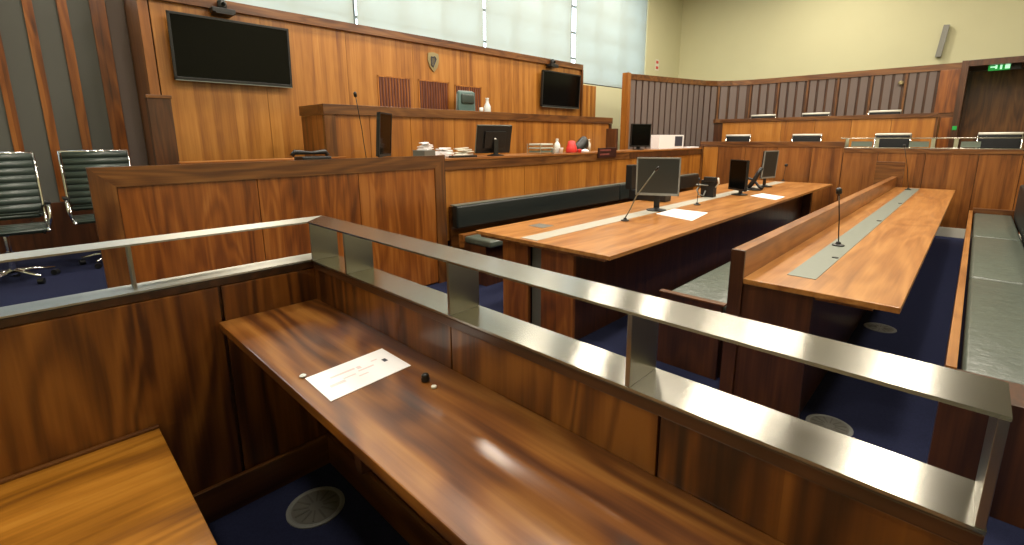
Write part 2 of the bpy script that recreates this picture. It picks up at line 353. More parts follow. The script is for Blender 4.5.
# ================================================================ CEILING LIGHTS
for i, (x, y) in enumerate(LAMPS):
    t = thing('ceiling_light', 'square luminous panel set in the ceiling, unseen, placed to light the room', 'light', (x, y, H), 'ceiling panel lights')
    box('frame', M['paleplastic'], x-.36, x+.36, y-.36, y+.36, H-.03, H, t)
    box('diffuser', M['lamp'], x-.32, x+.32, y-.32, y+.32, H-.036, H-.03, t, bev=0)
    ld = bpy.data.lights.new('panel_light', 'AREA'); ld.shape = 'SQUARE'; ld.size = .62; ld.energy = LAMP_POWER; ld.color = (1, .90, .76)
    lo = bpy.data.objects.new('panel_light', ld); COL.objects.link(lo); lo.parent = t; lo.location = (0, 0, -.045)
# ================================================================ DOCK
DL = -2.22; DI = .90; DO = 1.032; DW = -2.355; ZR = 1.27; ZL = 1.086; XE = .084
dk = thing('dock_enclosure', 'dark walnut panelled dock enclosure wrapping round the foreground desk', 'partition', (-1.2, DI+.06, 0))
for a, b in [(DL+.001, -1.172), (-1.172, -.43), (-.43, .075)]:
    box('wood_panel', M['dock'], a+.003, b-.003, DI+.012, DI+.03, .16, ZL-.045, dk, .002)
box('core', M['dockcap'], DL-.02, XE, DI+.03, DO-.02, 0, ZL-.012, dk)
box('cap_board', M['dockcap'], DL+.01, XE, DI+.006, DO-.01, ZL-.043, ZL-.012, dk)  # recessed wood cap; shadow gap below the bar put into its dark tone
for a, b in [(-1.5, -.75), (-.75, .505), (.513, DI+.03)]:
    box('wood_panel', M['dock'], DL-.02, DL-.001, a+.003, b-.003, .16, ZL-.045, dk, .002)
box('core', M['dockcap'], DW+.02, DL-.021, -1.5, DO-.02, 0, ZL-.012, dk)
box('cap_board', M['dockcap'], DW+.01, DL-.01, -1.5, DI+.02, ZL-.043, ZL-.012, dk)
box('baseboard', M['cap_y'], DL, DL+.022, -1.5, DI+.01, .001, .16, dk)
box('baseboard', M['cap_x'], DL, XE, DI-.006, DI+.012, .001, .16, dk)
for a, b in spaced(DL-.02, XE, 3): box('wood_panel', M['dock'], a+.003, b-.003, DO-.02, DO-.005, .02, ZL-.02, dk)
rl = thing('dock_railing', 'brushed steel two-bar railing running round the top of the dock', 'railing', (-1.2, DI+.06, ZL-.012))
T = .007
def lbar(name, z, parent, mats):
    # mitred L bar
    bm = bmesh.new(); prism(bm, [(DL, DI), (XE, DI), (XE, DO), (DW, DO)], z-T, z); link(name, bm, mats[0], parent)
    bm = bmesh.new(); prism(bm, [(DL, DI), (DW, DO), (DW, -1.5), (DL, -1.5)], z-T, z); link(name, bm, mats[1], parent)
lbar('top_bar', ZR, rl, (M['steel_x'], M['steel_y'])); lbar('bottom_bar', ZL, rl, (M['steel_x'], M['steel_y']))
for x in (-2.21, -1.875, -1.172, -.515, XE-.013):
    box('post', M['steel_z'], x, x+.012, DI+.002, DO-.002, ZL, ZR-T, rl, .001)
for y in (.235, -.45, -1.15):
    box('post', M['steel_z'], DW+.03, DL-.04, y, y+.010, ZL, ZR-T, rl, .001)
ZD = .89
dd = thing('dock_desk', 'glossy figured walnut writing shelf inside the dock with a paper on it', 'desk', (-1.1, .7, ZD-.04))
box('desktop', M['desk'], DL+.002, XE, .488, DI+.011, ZD-.035, ZD, dd, .004)
box('bracket', M['dockcap'], -1.2, -1.16, .56, DI+.01, ZD-.20, ZD-.036, dd)
box('bracket', M['dockcap'], -.2, -.16, .56, DI+.01, ZD-.20, ZD-.036, dd)
sb = thing('dock_bench', 'orange-brown wooden bench seat in the lower left foreground of the dock', 'bench', (-1.1, -.1, 0))
box('seat', M['seatw'], DL+.002, .02, -.38, .233, .485, .52, sb, .004)
box('seat_edge_strip', M['cap_y'], DL+.001, DL+.02, -.38, .233, .52, .532, sb, .003)
box('seat_support', M['dark'], DL+.1, -.1, -.36, .12, .001, .485, sb)
# paper on desk and little things
pp = thing('court_paper', 'white printed sheet lying on the dock desk', 'paper', (-1.37, .68, ZD))
bm = bmesh.new(); q = [atz(x, y, ZD) for x, y in [(305, 379), (382, 349), (411, 366), (331, 402)]]
prism(bm, [(p.x, p.y) for p in q], ZD+.0005, ZD+.0025); link('sheet', bm, M['white'], pp)
def onpaper(u, v): return q[0].lerp(q[1], u).lerp(q[3].lerp(q[2], u), v)
for (u0, v0, du, dv, mt) in [(.12, .55, .18, .08, 'pinkish'), (.2, .3, .3, .05, 'pinkish'), (.5, .45, .2, .04, 'ink'), (.52, .3, .05, .1, 'pinkish'), (.83, .4, .05, .12, 'ink'), (.72, .3, .08, .03, 'ink'), (.3, .5, .15, .03, 'pinkish'), (.45, .62, .12, .03, 'pinkish')]:
    bm = bmesh.new(); prism(bm, [(p.x, p.y) for p in (onpaper(u0, v0), onpaper(u0+du, v0), onpaper(u0+du, v0+dv), onpaper(u0, v0+dv))], ZD+.0025, ZD+.0029); link('print_mark', bm, M['ink' if mt == 'ink' and du < .06 else 'pinkish'], pp)
c = atz(303, 377, ZD); bm = bmesh.new(); lathe(bm, [(.004, 0), (.009, .002), (.011, .006), (.006, .009)], 10); tag(link('plastic_scrap', bm, M['glassware'], None, (c.x, c.y, ZD)), 'small clear crumpled plastic scrap at the left corner of the paper', 'scrap')
c = atz(425.5, 381, ZD); bm = bmesh.new(); lathe(bm, [(.009, 0), (.013, .003), (.014, .010), (.011, .016), (.013, .020), (.008, .026)], 14); tag(link('rubber_stopper', bm, M['black'], None, (c.x, c.y, ZD), smooth=True), 'small black rubber knob on the dock desk beside the paper', 'knob')
c = atz(434, 388, ZD); bm = bmesh.new(); lathe(bm, [(.006, 0), (.009, .002), (.009, .007), (.005, .009)], 12); tag(link('plastic_disc', bm, M['paleplastic'], None, (c.x, c.y, ZD), smooth=True), 'tiny off-white plastic disc next to the black knob on the dock desk', 'cap')
def floor_vent(px, py, label, r=.125, z=FZ):
    c = atz(px, py, z); t = thing('floor_vent', label, 'vent', (c.x, c.y, z), 'round floor vents')
    bm = bmesh.new(); lathe(bm, [(r, 0), (r, .005), (r-.012, .007), (r-.02, .004)], 32); link('rim', bm, M['grey'], t, (c.x, c.y, z))
    bm = bmesh.new(); lathe(bm, [(r-.022, .0), (r-.022, .0045)], 32); link('plate', bm, M['vent'], t, (c.x, c.y, z+.001))
    bm = bmesh.new()
    for k in range(12):
        R_ = Matrix.Rotation(k*math.pi/6, 4, 'Z'); bbox(bm, .03, r-.03, -.004, .004, .004, .007, 0, R_)
    link('slot_ribs', bm, M['ventdark'], t, (c.x, c.y, z+.001))
floor_vent(316, 507, 'round metal vent in the dark blue floor inside the dock', .125, .001)
floor_vent(880, 328, 'round metal floor vent under the overhang of the right table')
floor_vent(829, 426, 'round floor vent seen between the two steel bars, right of the table pedestal')
# ================================================================ WITNESS SCREEN
WS = -4.6; WZ = 1.456; WA, WB = .325, 3.575
ws = thing('witness_screen', 'tall framed walnut partition standing behind the steel railing on the left', 'partition', (WS, (WA+WB)/2, 0))
bm = bmesh.new()
def quadplate(bm, pts, x0, x1):
    a = [bm.verts.new((x0, p[0], p[1])) for p in pts]; b = [bm.verts.new((x1, p[0], p[1])) for p in pts]; n = len(pts)
    for i in range(n): bm.faces.new((a[i], a[(i+1) % n], b[(i+1) % n], b[i]))
    bm.faces.new(a[::-1]); bm.faces.new(b); bmesh.ops.recalc_face_normals(bm, faces=bm.faces)
FWD = .15
bm = bmesh.new(); quadplate(bm, [(WA, WZ), (WB, WZ), (WB-FWD, WZ-FWD), (WA+FWD, WZ-FWD)], WS-.05, WS); link('top_rail', bm, M['cap_y'], ws)
bm = bmesh.new(); quadplate(bm, [(WA, WZ), (WA+FWD, WZ-FWD), (WA+FWD, FZ), (WA, FZ)], WS-.05, WS); link('stile', bm, M['cap_z'], ws)
bm = bmesh.new(); quadplate(bm, [(WB, WZ), (WB-FWD, WZ-FWD), (WB-FWD, FZ), (WB, FZ)], WS-.05, WS); link('stile', bm, M['cap_z'], ws)
panel_row_y(ws, 'wood_panel', M['panel'], WS-.012, .02, WA+FWD, WB-FWD, 3, -.10, WZ-FWD)
box('backing', M['cap_z'], WS-.05, WS-.034, WA+FWD, WB-FWD, 0, WZ-FWD, ws)
# ================================================================ CLERK COUNTER
KX = -4.75; KZ = 1.41
kc = thing('clerk_counter', 'long veneered clerk counter below the judge bench, above the green bench', 'counter', (KX-.3, 6.2, 0))
panel_row_y(kc, 'front_panel', M['bench'], KX, .03, 3.6, 11.38, 10, .36, KZ-.15)
box('front_panel', M['panel'], KX-.03, KX, 1.0, 3.594, .36, KZ-.15, kc)
box('fascia', M['cap_y'], KX-.03, KX+.02, 1.0, 8.08, KZ-.148, KZ-.03, kc)
box('fascia', M['dark'], KX-.03, KX+.02, 8.09, 11.38, KZ-.148, KZ-.03, kc)
box('worktop', M['ledge'], KX-.62, KX+.03, 1.0, 11.38, KZ-.03, KZ, kc)
box('back_board', M['cap_y'], KX-.60, KX-.57, 1.0, 11.38, .351, KZ-.03, kc)
box('end_panel', M['panel_x'], KX-.56, KX-.03, 1.0, 1.03, .351, KZ-.03, kc)
box('plinth', M['dark'], KX-.1, KX-.01, 1.04, 11.38, .351, .36, kc)
us = thing('desk_upstand', 'low pale wooden upstand behind the tall walnut partition, left of the telephone', 'panel', (KX-.64, 2.1, .35))
box('board', M['ledge'], KX-.66, KX-.625, 1.05, 2.70, .352, 1.435, us); box('cap', M['top'], KX-.67, KX-.622, 1.04, 2.71, 1.435, 1.45, us)
# ================================================================ JUDGE BENCH
JX = -5.9; JY0 = 2.72; JY1 = 9.26; JZ = 2.085
jb = thing('judge_bench', 'raised veneered judge bench with a thick dark top rail', 'bench', (JX-.3, 6, .35))
seams = [JY0+.15, 3.35, 4.0, 4.8, 5.6, 6.4, 6.95, 7.75, 8.55, JY1-.09]
for a, b in zip(seams, seams[1:]): box('front_panel', M['bench'], JX-.05, JX-.02, a+.003, b-.003, .35, JZ-.125, jb, .002)
box('corner_post', M['cap_z'], JX-.06, JX, JY0, JY0+.145, .35, JZ-.13, jb)
box('corner_post', M['dark'], JX-.06, JX, JY1-.085, JY1, .35, JZ-.13, jb)
box('top_rail', M['cap_y'], JX-.14, JX+.015, JY0-.01, JY1+.01, JZ-.125, JZ, jb)
box('side_panel', M['panel_x'], JX-.72, JX-.065, JY0+.01, JY0+.04, .35, JZ-.13, jb)
box('side_rail', M['cap_x'], JX-.72, JX-.145, JY0-.01, JY0+.08, JZ-.125, JZ, jb)
box('side_panel', M['panel_x'], JX-.72, JX-.065, JY1-.04, JY1-.01, .35, JZ-.13, jb)
box('worktop', M['ledge'], JX-.72, JX-.14, JY0+.08, JY1-.02, JZ-.25, JZ-.22, jb)
gp = thing('gate_post', 'short dark walnut post standing against the veneered wall at far left', 'post', (-6.56, 1.16, .35))
box('post', M['dark'], -6.62, -6.50, 1.05, 1.265, .35, 2.10, gp); box('cap', M['cap_y'], -6.63, -6.49, 1.04, 1.275, 2.10, 2.135, gp)
# ================================================================ SEATING BENCHES
def cush_obj(name, x0, x1, y0, y1, z0, z1, mat, parent, r=.03):
    bm = bmesh.new(); c = Vector(((x0+x1)/2, (y0+y1)/2, (z0+z1)/2))
    hx, hy, hz = (x1-x0)/2, (y1-y0)/2, (z1-z0)/2
    cushion(bm, -hx, hx, -hy, hy, -hz, hz, r); return link(name, bm, mat, parent, c, smooth=True)
lb = thing('upholstered_bench', 'long black-green upholstered bench against the clerk counter, left of the long table', 'bench', (-4.4, 7, 0))
BY = [3.72, 7.55, 11.0]
for a, b in zip(BY, BY[1:]):
    cush_obj('back_cushion', -4.70, -4.58, a+.01, b-.01, .53, .815, M['leather_blk'], lb, .025)
box('back_trim', M['alu'], -4.72, -4.61, BY[0], BY[-1], .816, .828, lb)
for a, b in spaced(BY[0], BY[-1], 4): cush_obj('seat_cushion', -4.46, -3.98, a+.01, b-.01, .37, .455, M['leather'], lb, .025)
box('seat_rail', M['ledge'], -4.56, -4.47, BY[0], BY[-1], .30, .47, lb)
box('back_board', M['cap_y'], -4.745, -4.71, BY[0], BY[-1], .03, .80, lb)
box('plinth', M['dark'], -4.5, -4.08, BY[0]+.02, BY[-1], 0, .37, lb)
mb = thing('middle_bench', 'grey leather bench backed onto the right table, facing the long table', 'bench', (-1.4, 7, 0))
for a, b in spaced(3.42, 10.9, 4): cush_obj('seat_cushion', -1.62, -1.13, a+.01, b-.01, .38, .455, M['leather'], mb, .03)
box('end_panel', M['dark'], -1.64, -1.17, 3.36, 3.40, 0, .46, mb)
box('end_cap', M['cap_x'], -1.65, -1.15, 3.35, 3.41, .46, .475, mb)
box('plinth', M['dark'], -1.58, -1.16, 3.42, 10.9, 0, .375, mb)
rb = thing('right_bench', 'grey-green leather bench with pale wooden front edge at the right side of the photo', 'bench', (.4, 7, 0))
BR = 3.24
for a, b in zip([BR+.02, 5.6, 8.0, 10.45], [5.6, 8.0, 10.45, 10.5]):
    if b-a > .2: cush_obj('seat_cushion', .095, .515, a+.006, b-.006, .37, .455, M['leather'], rb, .03)
box('front_edge', M['top'], .03, .075, BR, 10.62, .22, .47, rb)
box('end_panel', M['dark'], .03, 1.2, BR-.28, BR+.01, 0, .46, rb)
box('end_panel', M['cap_x'], .076, .62, 10.52, 10.62, 0, .52, rb)
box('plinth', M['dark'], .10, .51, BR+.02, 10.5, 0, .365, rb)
for a, b in zip([BR, 5.6, 8.0], [5.6, 8.0, 10.5]): cush_obj('back_cushion', .53, .65, a+.006, b-.006, .40, .93, M['leather_blk'], rb, .03)
box('back_board', M['dark'], .655, .70, BR+.02, 10.6, .01, .95, rb)
# ================================================================ TABLES
ct = thing('counsel_table', 'long wide wooden counsel table with monitors and a pale cable strip', 'table', (-2.8, 7, 0))
TC = .75
box('tabletop', M['top'], -3.50, -1.935, 3.075, 10.95, TC-.035, TC, ct, .004)
multi('edge_trim', M['ledge'], [(-3.45, -2.0, 3.10, 3.14, TC-.06, TC-.036)], ct)
box('cable_strip', M['aluC'], -2.92, -2.725, 3.12, 10.8, TC, TC+.0035, ct, .001)
box('hatch', M['vent'], -3.28, -3.08, 3.62, 3.80, TC, TC+.003, ct, .001)
box('pedestal_panel', M['panel_x'], -3.20, -2.87, 3.16, 3.20, 0, TC-.036, ct)
box('pedestal_recess', M['vent'], -2.87, -2.69, 3.22, 3.24, 0, TC-.036, ct)
box('pedestal_panel', M['panel_x'], -2.69, -2.33, 3.14, 3.18, 0, TC-.036, ct)
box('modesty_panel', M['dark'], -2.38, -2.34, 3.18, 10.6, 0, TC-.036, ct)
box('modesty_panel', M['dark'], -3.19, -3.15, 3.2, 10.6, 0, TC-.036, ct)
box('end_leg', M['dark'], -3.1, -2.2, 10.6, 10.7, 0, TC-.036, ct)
rt = thing('right_table', 'narrow wooden table with raised back ledge and grey cable strip', 'table', (-.6, 7, 0))
box('tabletop', M['top'], -.985, -.182, 3.165, 11.05, TC-.035, TC, rt, .004)
box('ledge', M['ledge'], -1.065, -.985, 3.18, 11.05, .46, TC+.186, rt, .004)
box('end_panel', M['dark'], -1.068, -.982, 3.155, 3.178, 0, TC+.184, rt, .002)
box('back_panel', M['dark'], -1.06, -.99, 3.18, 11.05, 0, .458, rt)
box('cable_strip', M['alu'], -.80, -.635, 3.45, 10.9, TC, TC+.0035, rt, .001)
for y in (4.19, 6.4, 8.3): 
    bm = bmesh.new(); lathe(bm, [(.022, 0), (.022, .005), (.012, .005)], 14); link('cable_grommet', bm, M['black'], rt, (-.665, y, TC+.003))
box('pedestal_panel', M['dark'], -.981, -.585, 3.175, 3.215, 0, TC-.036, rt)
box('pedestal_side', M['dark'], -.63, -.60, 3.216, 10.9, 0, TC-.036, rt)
box('edge_trim', M['ledge'], -.58, -.30, 3.19, 3.22, TC-.055, TC-.036, rt)
box('end_board', M['cap_x'], -1.32, -.9, 11.06, 11.12, 0.0, 1.20, rt)
# papers on the long table
def sheet(name, label, pts, z, mat='white', group=None):
    qs = [atz(x, y, z) for x, y in pts]; c = sum(qs, Vector())/len(qs); bm = bmesh.new()
    prism(bm, [(p.x-c.x, p.y-c.y) for p in qs], .001, .004); o = link(name, bm, M[mat], None, (c.x, c.y, z)); return tag(o, label, 'paper', group)
sheet('paper_sheet', 'white sheets beside the nearest monitor on the long table', [(656, 214), (674, 209), (708, 213), (692, 221)], TC)
sheet('paper_sheet', 'white sheets towards the far end of the long table', [(750, 196), (762, 193.5), (785, 197), (776, 200)], TC)
# ---------------------------------------------------------------- microphones
def mic(base, tip, label, group='gooseneck microphones', r=.0045, headr=.013, neck='black'):
    base, tip = Vector(base), Vector(tip); t = thing('gooseneck_microphone', label, 'microphone', base, group)
    bm = bmesh.new(); lathe(bm, [(.045, 0), (.045, .008), (.022, .014), (.016, .03), (.008, .034)], 18); link('base', bm, M['black'], t, base, smooth=False)
    mid = base.lerp(tip, .5)+Vector((0, 0, .0)); mid.x = base.x*.62+tip.x*.38; mid.y = base.y*.62+tip.y*.38
    pts = [base+Vector((0, 0, .03)), base.lerp(mid, .5), mid, mid.lerp(tip, .5), tip]
    bm = bmesh.new(); tube(bm, [p-base for p in pts], r, 8); link('gooseneck', bm, M[neck], t, base, smooth=True)
    d = (tip-mid).normalized(); bm = bmesh.new(); tube(bm, [tip-base-d*.01, tip-base, tip-base+d*.03, tip-base+d*.045], [headr*.7, headr, headr, headr*.5], 12); link('microphone_head', bm, M['black'], t, base, smooth=True)
    return t
def on(px, py, z): p = atz(px, py, z); p.z = z+.0045; return p
b0 = on(838, 246, TC); mic(b0, aty(839, 193, b0.y), 'upright microphone on the right table, nearest the camera', headr=.022)
b0 = on(908, 190, TC); mic(b0, aty(904.5, 147, b0.y-.1), 'thin microphone at the far end of the right table', headr=.02)
b0 = on(625, 221, TC); mic(b0, aty(656, 170, b0.y-.15), 'slanted microphone in front of the nearest monitor on the long table', r=.007, neck='alu')
b0 = on(697, 205, TC); mic(b0, aty(699, 181, b0.y), 'microphone beside the black desk phone on the long table')
b0 = on(783, 181, TC); mic(b0, aty(786, 166, b0.y), 'microphone at the far end of the long table', headr=.03)
b0 = atx(366, 154, -4.95); b0.z = KZ; mic(b0, atx(355.5, 96, -4.85), 'tall microphone rising from the clerk counter in front of the judge bench', headr=.018)
b0 = atx(524, 150, -4.95); b0.z = KZ; 
# ---------------------------------------------------------------- monitors
def monitor(label, base, zc, yaw, w, h, tilt=0, back='black', bez='grey', scr='screen2', stand=True, group='desk monitors'):
    t = thing('computer_monitor', label, 'monitor', base, group, yaw)
    R_ = Matrix.Rotation(tilt, 4, 'X'); zc = zc-base[2]
    def part(name, mat, boxes, bev=.004):
        bm = bmesh.new()
        for b in boxes: bbox(bm, *b, bev)
        bmesh.ops.transform(bm, matrix=R_, verts=bm.verts); return link(name, bm, M[mat], t, (0, 0, zc), local=True)
    part('bezel', bez, [(-w/2, w/2, -.022, -.006, h/2-.018, h/2), (-w/2, w/2, -.022, -.006, -h/2, -h/2+.03), (-w/2, -w/2+.018, -.022, -.006, -h/2, h/2), (w/2-.018, w/2, -.022, -.006, -h/2, h/2)], .002)
    part('screen', scr, [(-w/2+.015, w/2-.015, -.018, -.008, -h/2+.028, h/2-.015)], 0)
    part('housing', back, [(-w/2+.004, w/2-.004, -.008, .02, -h/2+.004, h/2-.004), (-w*.3, w*.3, .02, .05, -h*.3, h*.3)], .006)
    if stand:
        bm = bmesh.new(); bbox(bm, -.035, .035, .045, .07, .01, zc, .004); link('stand_neck', bm, M[back], t, (0, 0, 0), local=True)
        bm = bmesh.new(); lathe(bm, [(.12, 0), (.12, .01), (.05, .022), (.03, .03)], 24, (0, .04, 0)); link('stand_base', bm, M[back], t, (0, 0, 0), local=True)
    return t
p = on(656, 211, TC); c = aty(657.5, 176.5, p.y)
monitor('large grey-framed monitor nearest the camera on the long table', (p.x, p.y, TC+.0045), c.z, .42, .52, .47, .05)
p = on(737, 195, TC); c = aty(735, 175, p.y)
monitor('monitor seen from the side with cables, third along the long table', (p.x, p.y, TC+.0045), c.z, -.62, .42, .48, 0, bez='black', scr='screen')
p = on(767, 187, TC); c = aty(768, 164.5, p.y)
monitor('tall narrow-looking monitor turned right at the far end of the long table', (p.x, p.y, TC+.0045), c.z, 1.35, .46, .50, .05)
q_ = atz(753, 190, TC); t = thing('monitor_arm', 'black tilted monitor arm between the two far monitors of the long table', 'stand', (q_.x, q_.y, TC+.0045))
bm = bmesh.new(); lathe(bm, [(.14, 0), (.14, .015), (.05, .03), (.02, .04)], 20); link('base', bm, M['black'], t, (q_.x, q_.y, TC+.0045))
bm = bmesh.new(); tube(bm, [(-.08, 0, .03), (0, 0, .15), (.05, .02, .28), (.10, .03, .38)], [.035, .04, .035, .03], 10); link('arm', bm, M['black'], t, (q_.x, q_.y, TC+.0045), smooth=True)
bm = bmesh.new(); tube(bm, [(-.13, 0, .20), (0, 0, .17), (.1, 0, .05), (.16, 0, .03)], .022, 8); link('crossbar', bm, M['black'], t, (q_.x, q_.y, TC+.0045), smooth=True)
# black computer box / phone on long table
p = on(708, 197, TC); t = thing('desk_phone_stand', 'black upright phone unit with cords between the monitors', 'phone', (p.x, p.y, TC+.0045))
for nm, bx, mt in [('body', (-.10, .10, -.06, .06, 0, .26), 'black'), ('handset', (-.05, .13, -.10, -.03, .24, .31), 'black'), ('cradle', (-.17, .02, -.09, .02, .17, .19), 'grey')]:
    bm = bmesh.new(); bbox(bm, *bx, .012); link(nm, bm, M[mt], t, (p.x, p.y, TC+.0045))
bm = bmesh.new(); tube(bm, [(-.12, -.05, .17), (-.15, -.08, .1), (-.1, -.1, .03), (-.04, -.08, .02), (-.02, -.06, .1)], .012, 8); link('cord', bm, M['grey'], t, (p.x, p.y, TC+.0045), smooth=True)
bm = bmesh.new(); tube(bm, [(.10, 0, .15), (.16, -.03, .22), (.15, -.05, .3)], .012, 8); link('cord', bm, M['paleplastic'], t, (p.x, p.y, TC+.0045), smooth=True)
# black box behind the near monitor
p = on(646, 203, TC); p2 = p+Vector((-.16, .30, 0)); p2.z = TC+.006; t = thing('computer_tower', 'black computer box partly hidden behind the nearest monitor', 'computer', (p2.x, p2.y, TC+.006))
bm = bmesh.new(); bbox(bm, -.24, .34, -.09, .09, 0, .14, .008); link('case', bm, M['black'], t, (p2.x, p2.y, TC+.006))
bm = bmesh.new(); bbox(bm, -.30, -.20, -.10, .10, .14, .50, .008); link('speaker', bm, M['black'], t, (p2.x, p2.y, TC+.006))
# ---------------------------------------------------------------- things on the clerk counter
def kx(px, X=-5.0): return atx(px, 150, X).y
y = kx(308); t = thing('telephone', 'black telephone on the counter left of the tall microphone', 'telephone', (-4.92, y, KZ), yaw=.0)
bm = bmesh.new(); bbox(bm, -.11, .11, -.14, .16, 0, .07, .012); link('body', bm, M['black'], t, (0, 0, 0), local=True)
bm = bmesh.new(); tube(bm, [(0, -.20, .08), (0, -.17, .115), (0, 0, .105), (0, .14, .115), (0, .17, .08)], [.022, .026, .016, .026, .022], 10); link('handset', bm, M['black'], t, (0, 0, 0), local=True, smooth=True)
y = kx(364); o = box('paper_stack', M['white'], -5.05, -4.80, y-.30, y-.06, KZ+.001, KZ+.018, None); tag(o, 'low white paper stack on the counter at the foot of the tall microphone', 'paper')
y = kx(384); monitor('dark monitor seen edge-on on the counter left of the white papers', (-4.98, y, KZ), 1.70, 2.25, .40, .50, .08, bez='black', scr='screen', stand=True)
# clutter heap: individual papers / keyboard
def slab(name, label, cat, px, X, wy, wx, z0, z1, mat, yaw=0, group=None):
    y = kx(px, X); bm = bmesh.new()
    if name == 'paper_pile':
        n_ = 7
        for k in range(n_):
            f = 1-.5*k/n_; R_ = Matrix.Translation((random.uniform(-.02, .02), random.uniform(-.03, .03), (z1-z0)*(k+.5)/n_)) @ Matrix.Rotation(random.uniform(-.5, .5), 4, 'Z') @ Matrix.Rotation(random.uniform(-.12, .12)*(k > 0), 4, 'X')
            bbox(bm, -wx/2*f, wx/2*f, -wy/2*f, wy/2*f, -(z1-z0)/n_*.5, (z1-z0)/n_*.25, .002, R_)
    else: bbox(bm, -wx/2, wx/2, -wy/2, wy/2, 0, z1-z0, .003)
    o = link(name, bm, M[mat], None, (X, y, z0)); o.rotation_euler.z = yaw; return tag(o, label, cat, group)
slab('folder', 'pale green folder lying flat left of the paper heap on the counter', 'folder', 413, -5.02, .42, .26, KZ, KZ+.012, 'glasspane', .1)
slab('book', 'dark grey book under the heap of papers on the counter', 'book', 424, -5.04, .20, .2, KZ+.013, KZ+.10, 'vent', .2)
slab('paper_pile', 'crumpled white papers on top of the dark grey book', 'paper', 426, -5.06, .17, .14, KZ+.10, KZ+.20, 'white', .4)
slab('paper_pile', 'flat white papers in the middle of the counter heap', 'paper', 444, -5.04, .26, .2, KZ, KZ+.13, 'white', -.2)
slab('keyboard', 'dark keyboard leaning among papers left of the open screen', 'keyboard', 463, -4.83, .42, .10, KZ, KZ+.025, 'black', .05)
slab('paper_pile', 'grey-white loose sheets beside the open screen', 'paper', 463, -5.13, .34, .14, KZ, KZ+.12, 'paleplastic', .1)
y = kx(492); t = monitor('black screen with a pale emblem on its back, middle of the clerk counter', (-4.96, y, KZ), 1.64, -1.8, .56, .40, -.22, bez='alu', stand=True)
t.rotation_euler.z = -math.pi/2-.25
bm = bmesh.new(); lathe(bm, [(.001, 0), (.032, 0), (.032, .003), (.02, .004)], 18); bmesh.ops.transform(bm, matrix=Matrix.Translation((0, .052, .01)) @ Matrix.Rotation(-math.pi/2, 4, 'X') @ Matrix.Rotation(.3, 4, 'Z') @ Matrix.Diagonal((.6, 1.2, 1, 1)), verts=bm.verts)
o = link('emblem', bm, M['white'], t, (0, 0, 1.615-KZ), local=True); o['label'] = 'pale oval emblem'
# letter tray
y = kx(540); t = thing('letter_tray', 'silver wire letter tray with papers on the counter right of the dark screen', 'tray', (-4.98, y, KZ), yaw=0)
for z in (.02, .075, .13):
    bm = bmesh.new(); bbox(bm, -.14, .14, -.17, .17, z, z+.008, .002); link('tray_shelf', bm, M['alu'], t, (0, 0, 0), local=True)
    bm = bmesh.new(); bbox(bm, -.12, .12, -.15, .15, z+.009, z+.03, .002); link('paper', bm, M['paleplastic' if z > .05 else 'glasspane'], t, (0, 0, 0), local=True)
bm = bmesh.new()
for a in (-.14, .14):
    for b in (-.17, .17): tube(bm, [(a, b, 0), (a, b, .16)], .006, 8)
link('corner_wires', bm, M['chrome'], t, (0, 0, 0), local=True)
def lathed(name, label, cat, px, X, prof, mat, z=KZ, group=None):
    y = kx(px, X); bm = bmesh.new(); lathe(bm, prof, 18); return tag(link(name, bm, M[mat], None, (X, y, z), smooth=True), label, cat, group)
t = lathed('water_bottle', 'clear bottle standing among cups on the counter', 'bottle', 557, -5.02, [(.05, 0), (.055, .01), (.055, .12), (.045, .15), (.022, .18), (.02, .20)], 'glassware')
bm = bmesh.new(); lathe(bm, [(.024, 0), (.024, .03), (.02, .034)], 12); link('bottle_cap', bm, M['paleplastic'], t, (0, 0, .20), local=True)
CUP = [(.028, 0), (.038, .08), (.04, .085), (.034, .086)]
for px, X, lab in [(553, -4.90, 'white plastic cup in front of the clear bottle'), (561, -4.90, 'white plastic cup between the bottle and the red cup')]: lathed('white_cup', lab, 'cup', px, X, CUP, 'white', group='white cups on the counter')
lathed('red_cup', 'bright red cup on the counter right of the bottle', 'cup', 571.5, -4.94, [(.095, 0), (.10, .02), (.088, .09), (.07, .13), (.06, .19), (.03, .20)], 'red')
t = lathed('red_cup', 'small red lidded tub leaning next to the taller red cup', 'cup', 579.5, -4.80, [(.03, 0), (.035, .05), (.033, .06)], 'red')
# black bag
y = kx(582); bm = bmesh.new(); bmesh.ops.create_icosphere(bm, subdivisions=3, radius=1)
for v in bm.verts:
    v.co.x *= .10; v.co.y *= .20; v.co.z = max(-.6, v.co.z+.35*math.sin(v.co.y*14))*.15+.09
tag(link('black_bag', bm, M['black'], None, (-5.10, y+.10, KZ+.0), smooth=True), 'small slumped black bag behind the tissues on the counter', 'bag')
lathed('tissue', 'crumpled white tissue in front of the black bag', 'tissue', 585, -4.88, [(.05, 0), (.075, .012), (.06, .035), (.03, .05), (.01, .055)], 'white')
lathed('hand_pump', 'small pale pump bottle behind the black bag', 'bottle', 589, -5.15, [(.025, 0), (.028, .14), (.012, .16), (.010, .20), (.02, .205), (.015, .22)], 'paleplastic')
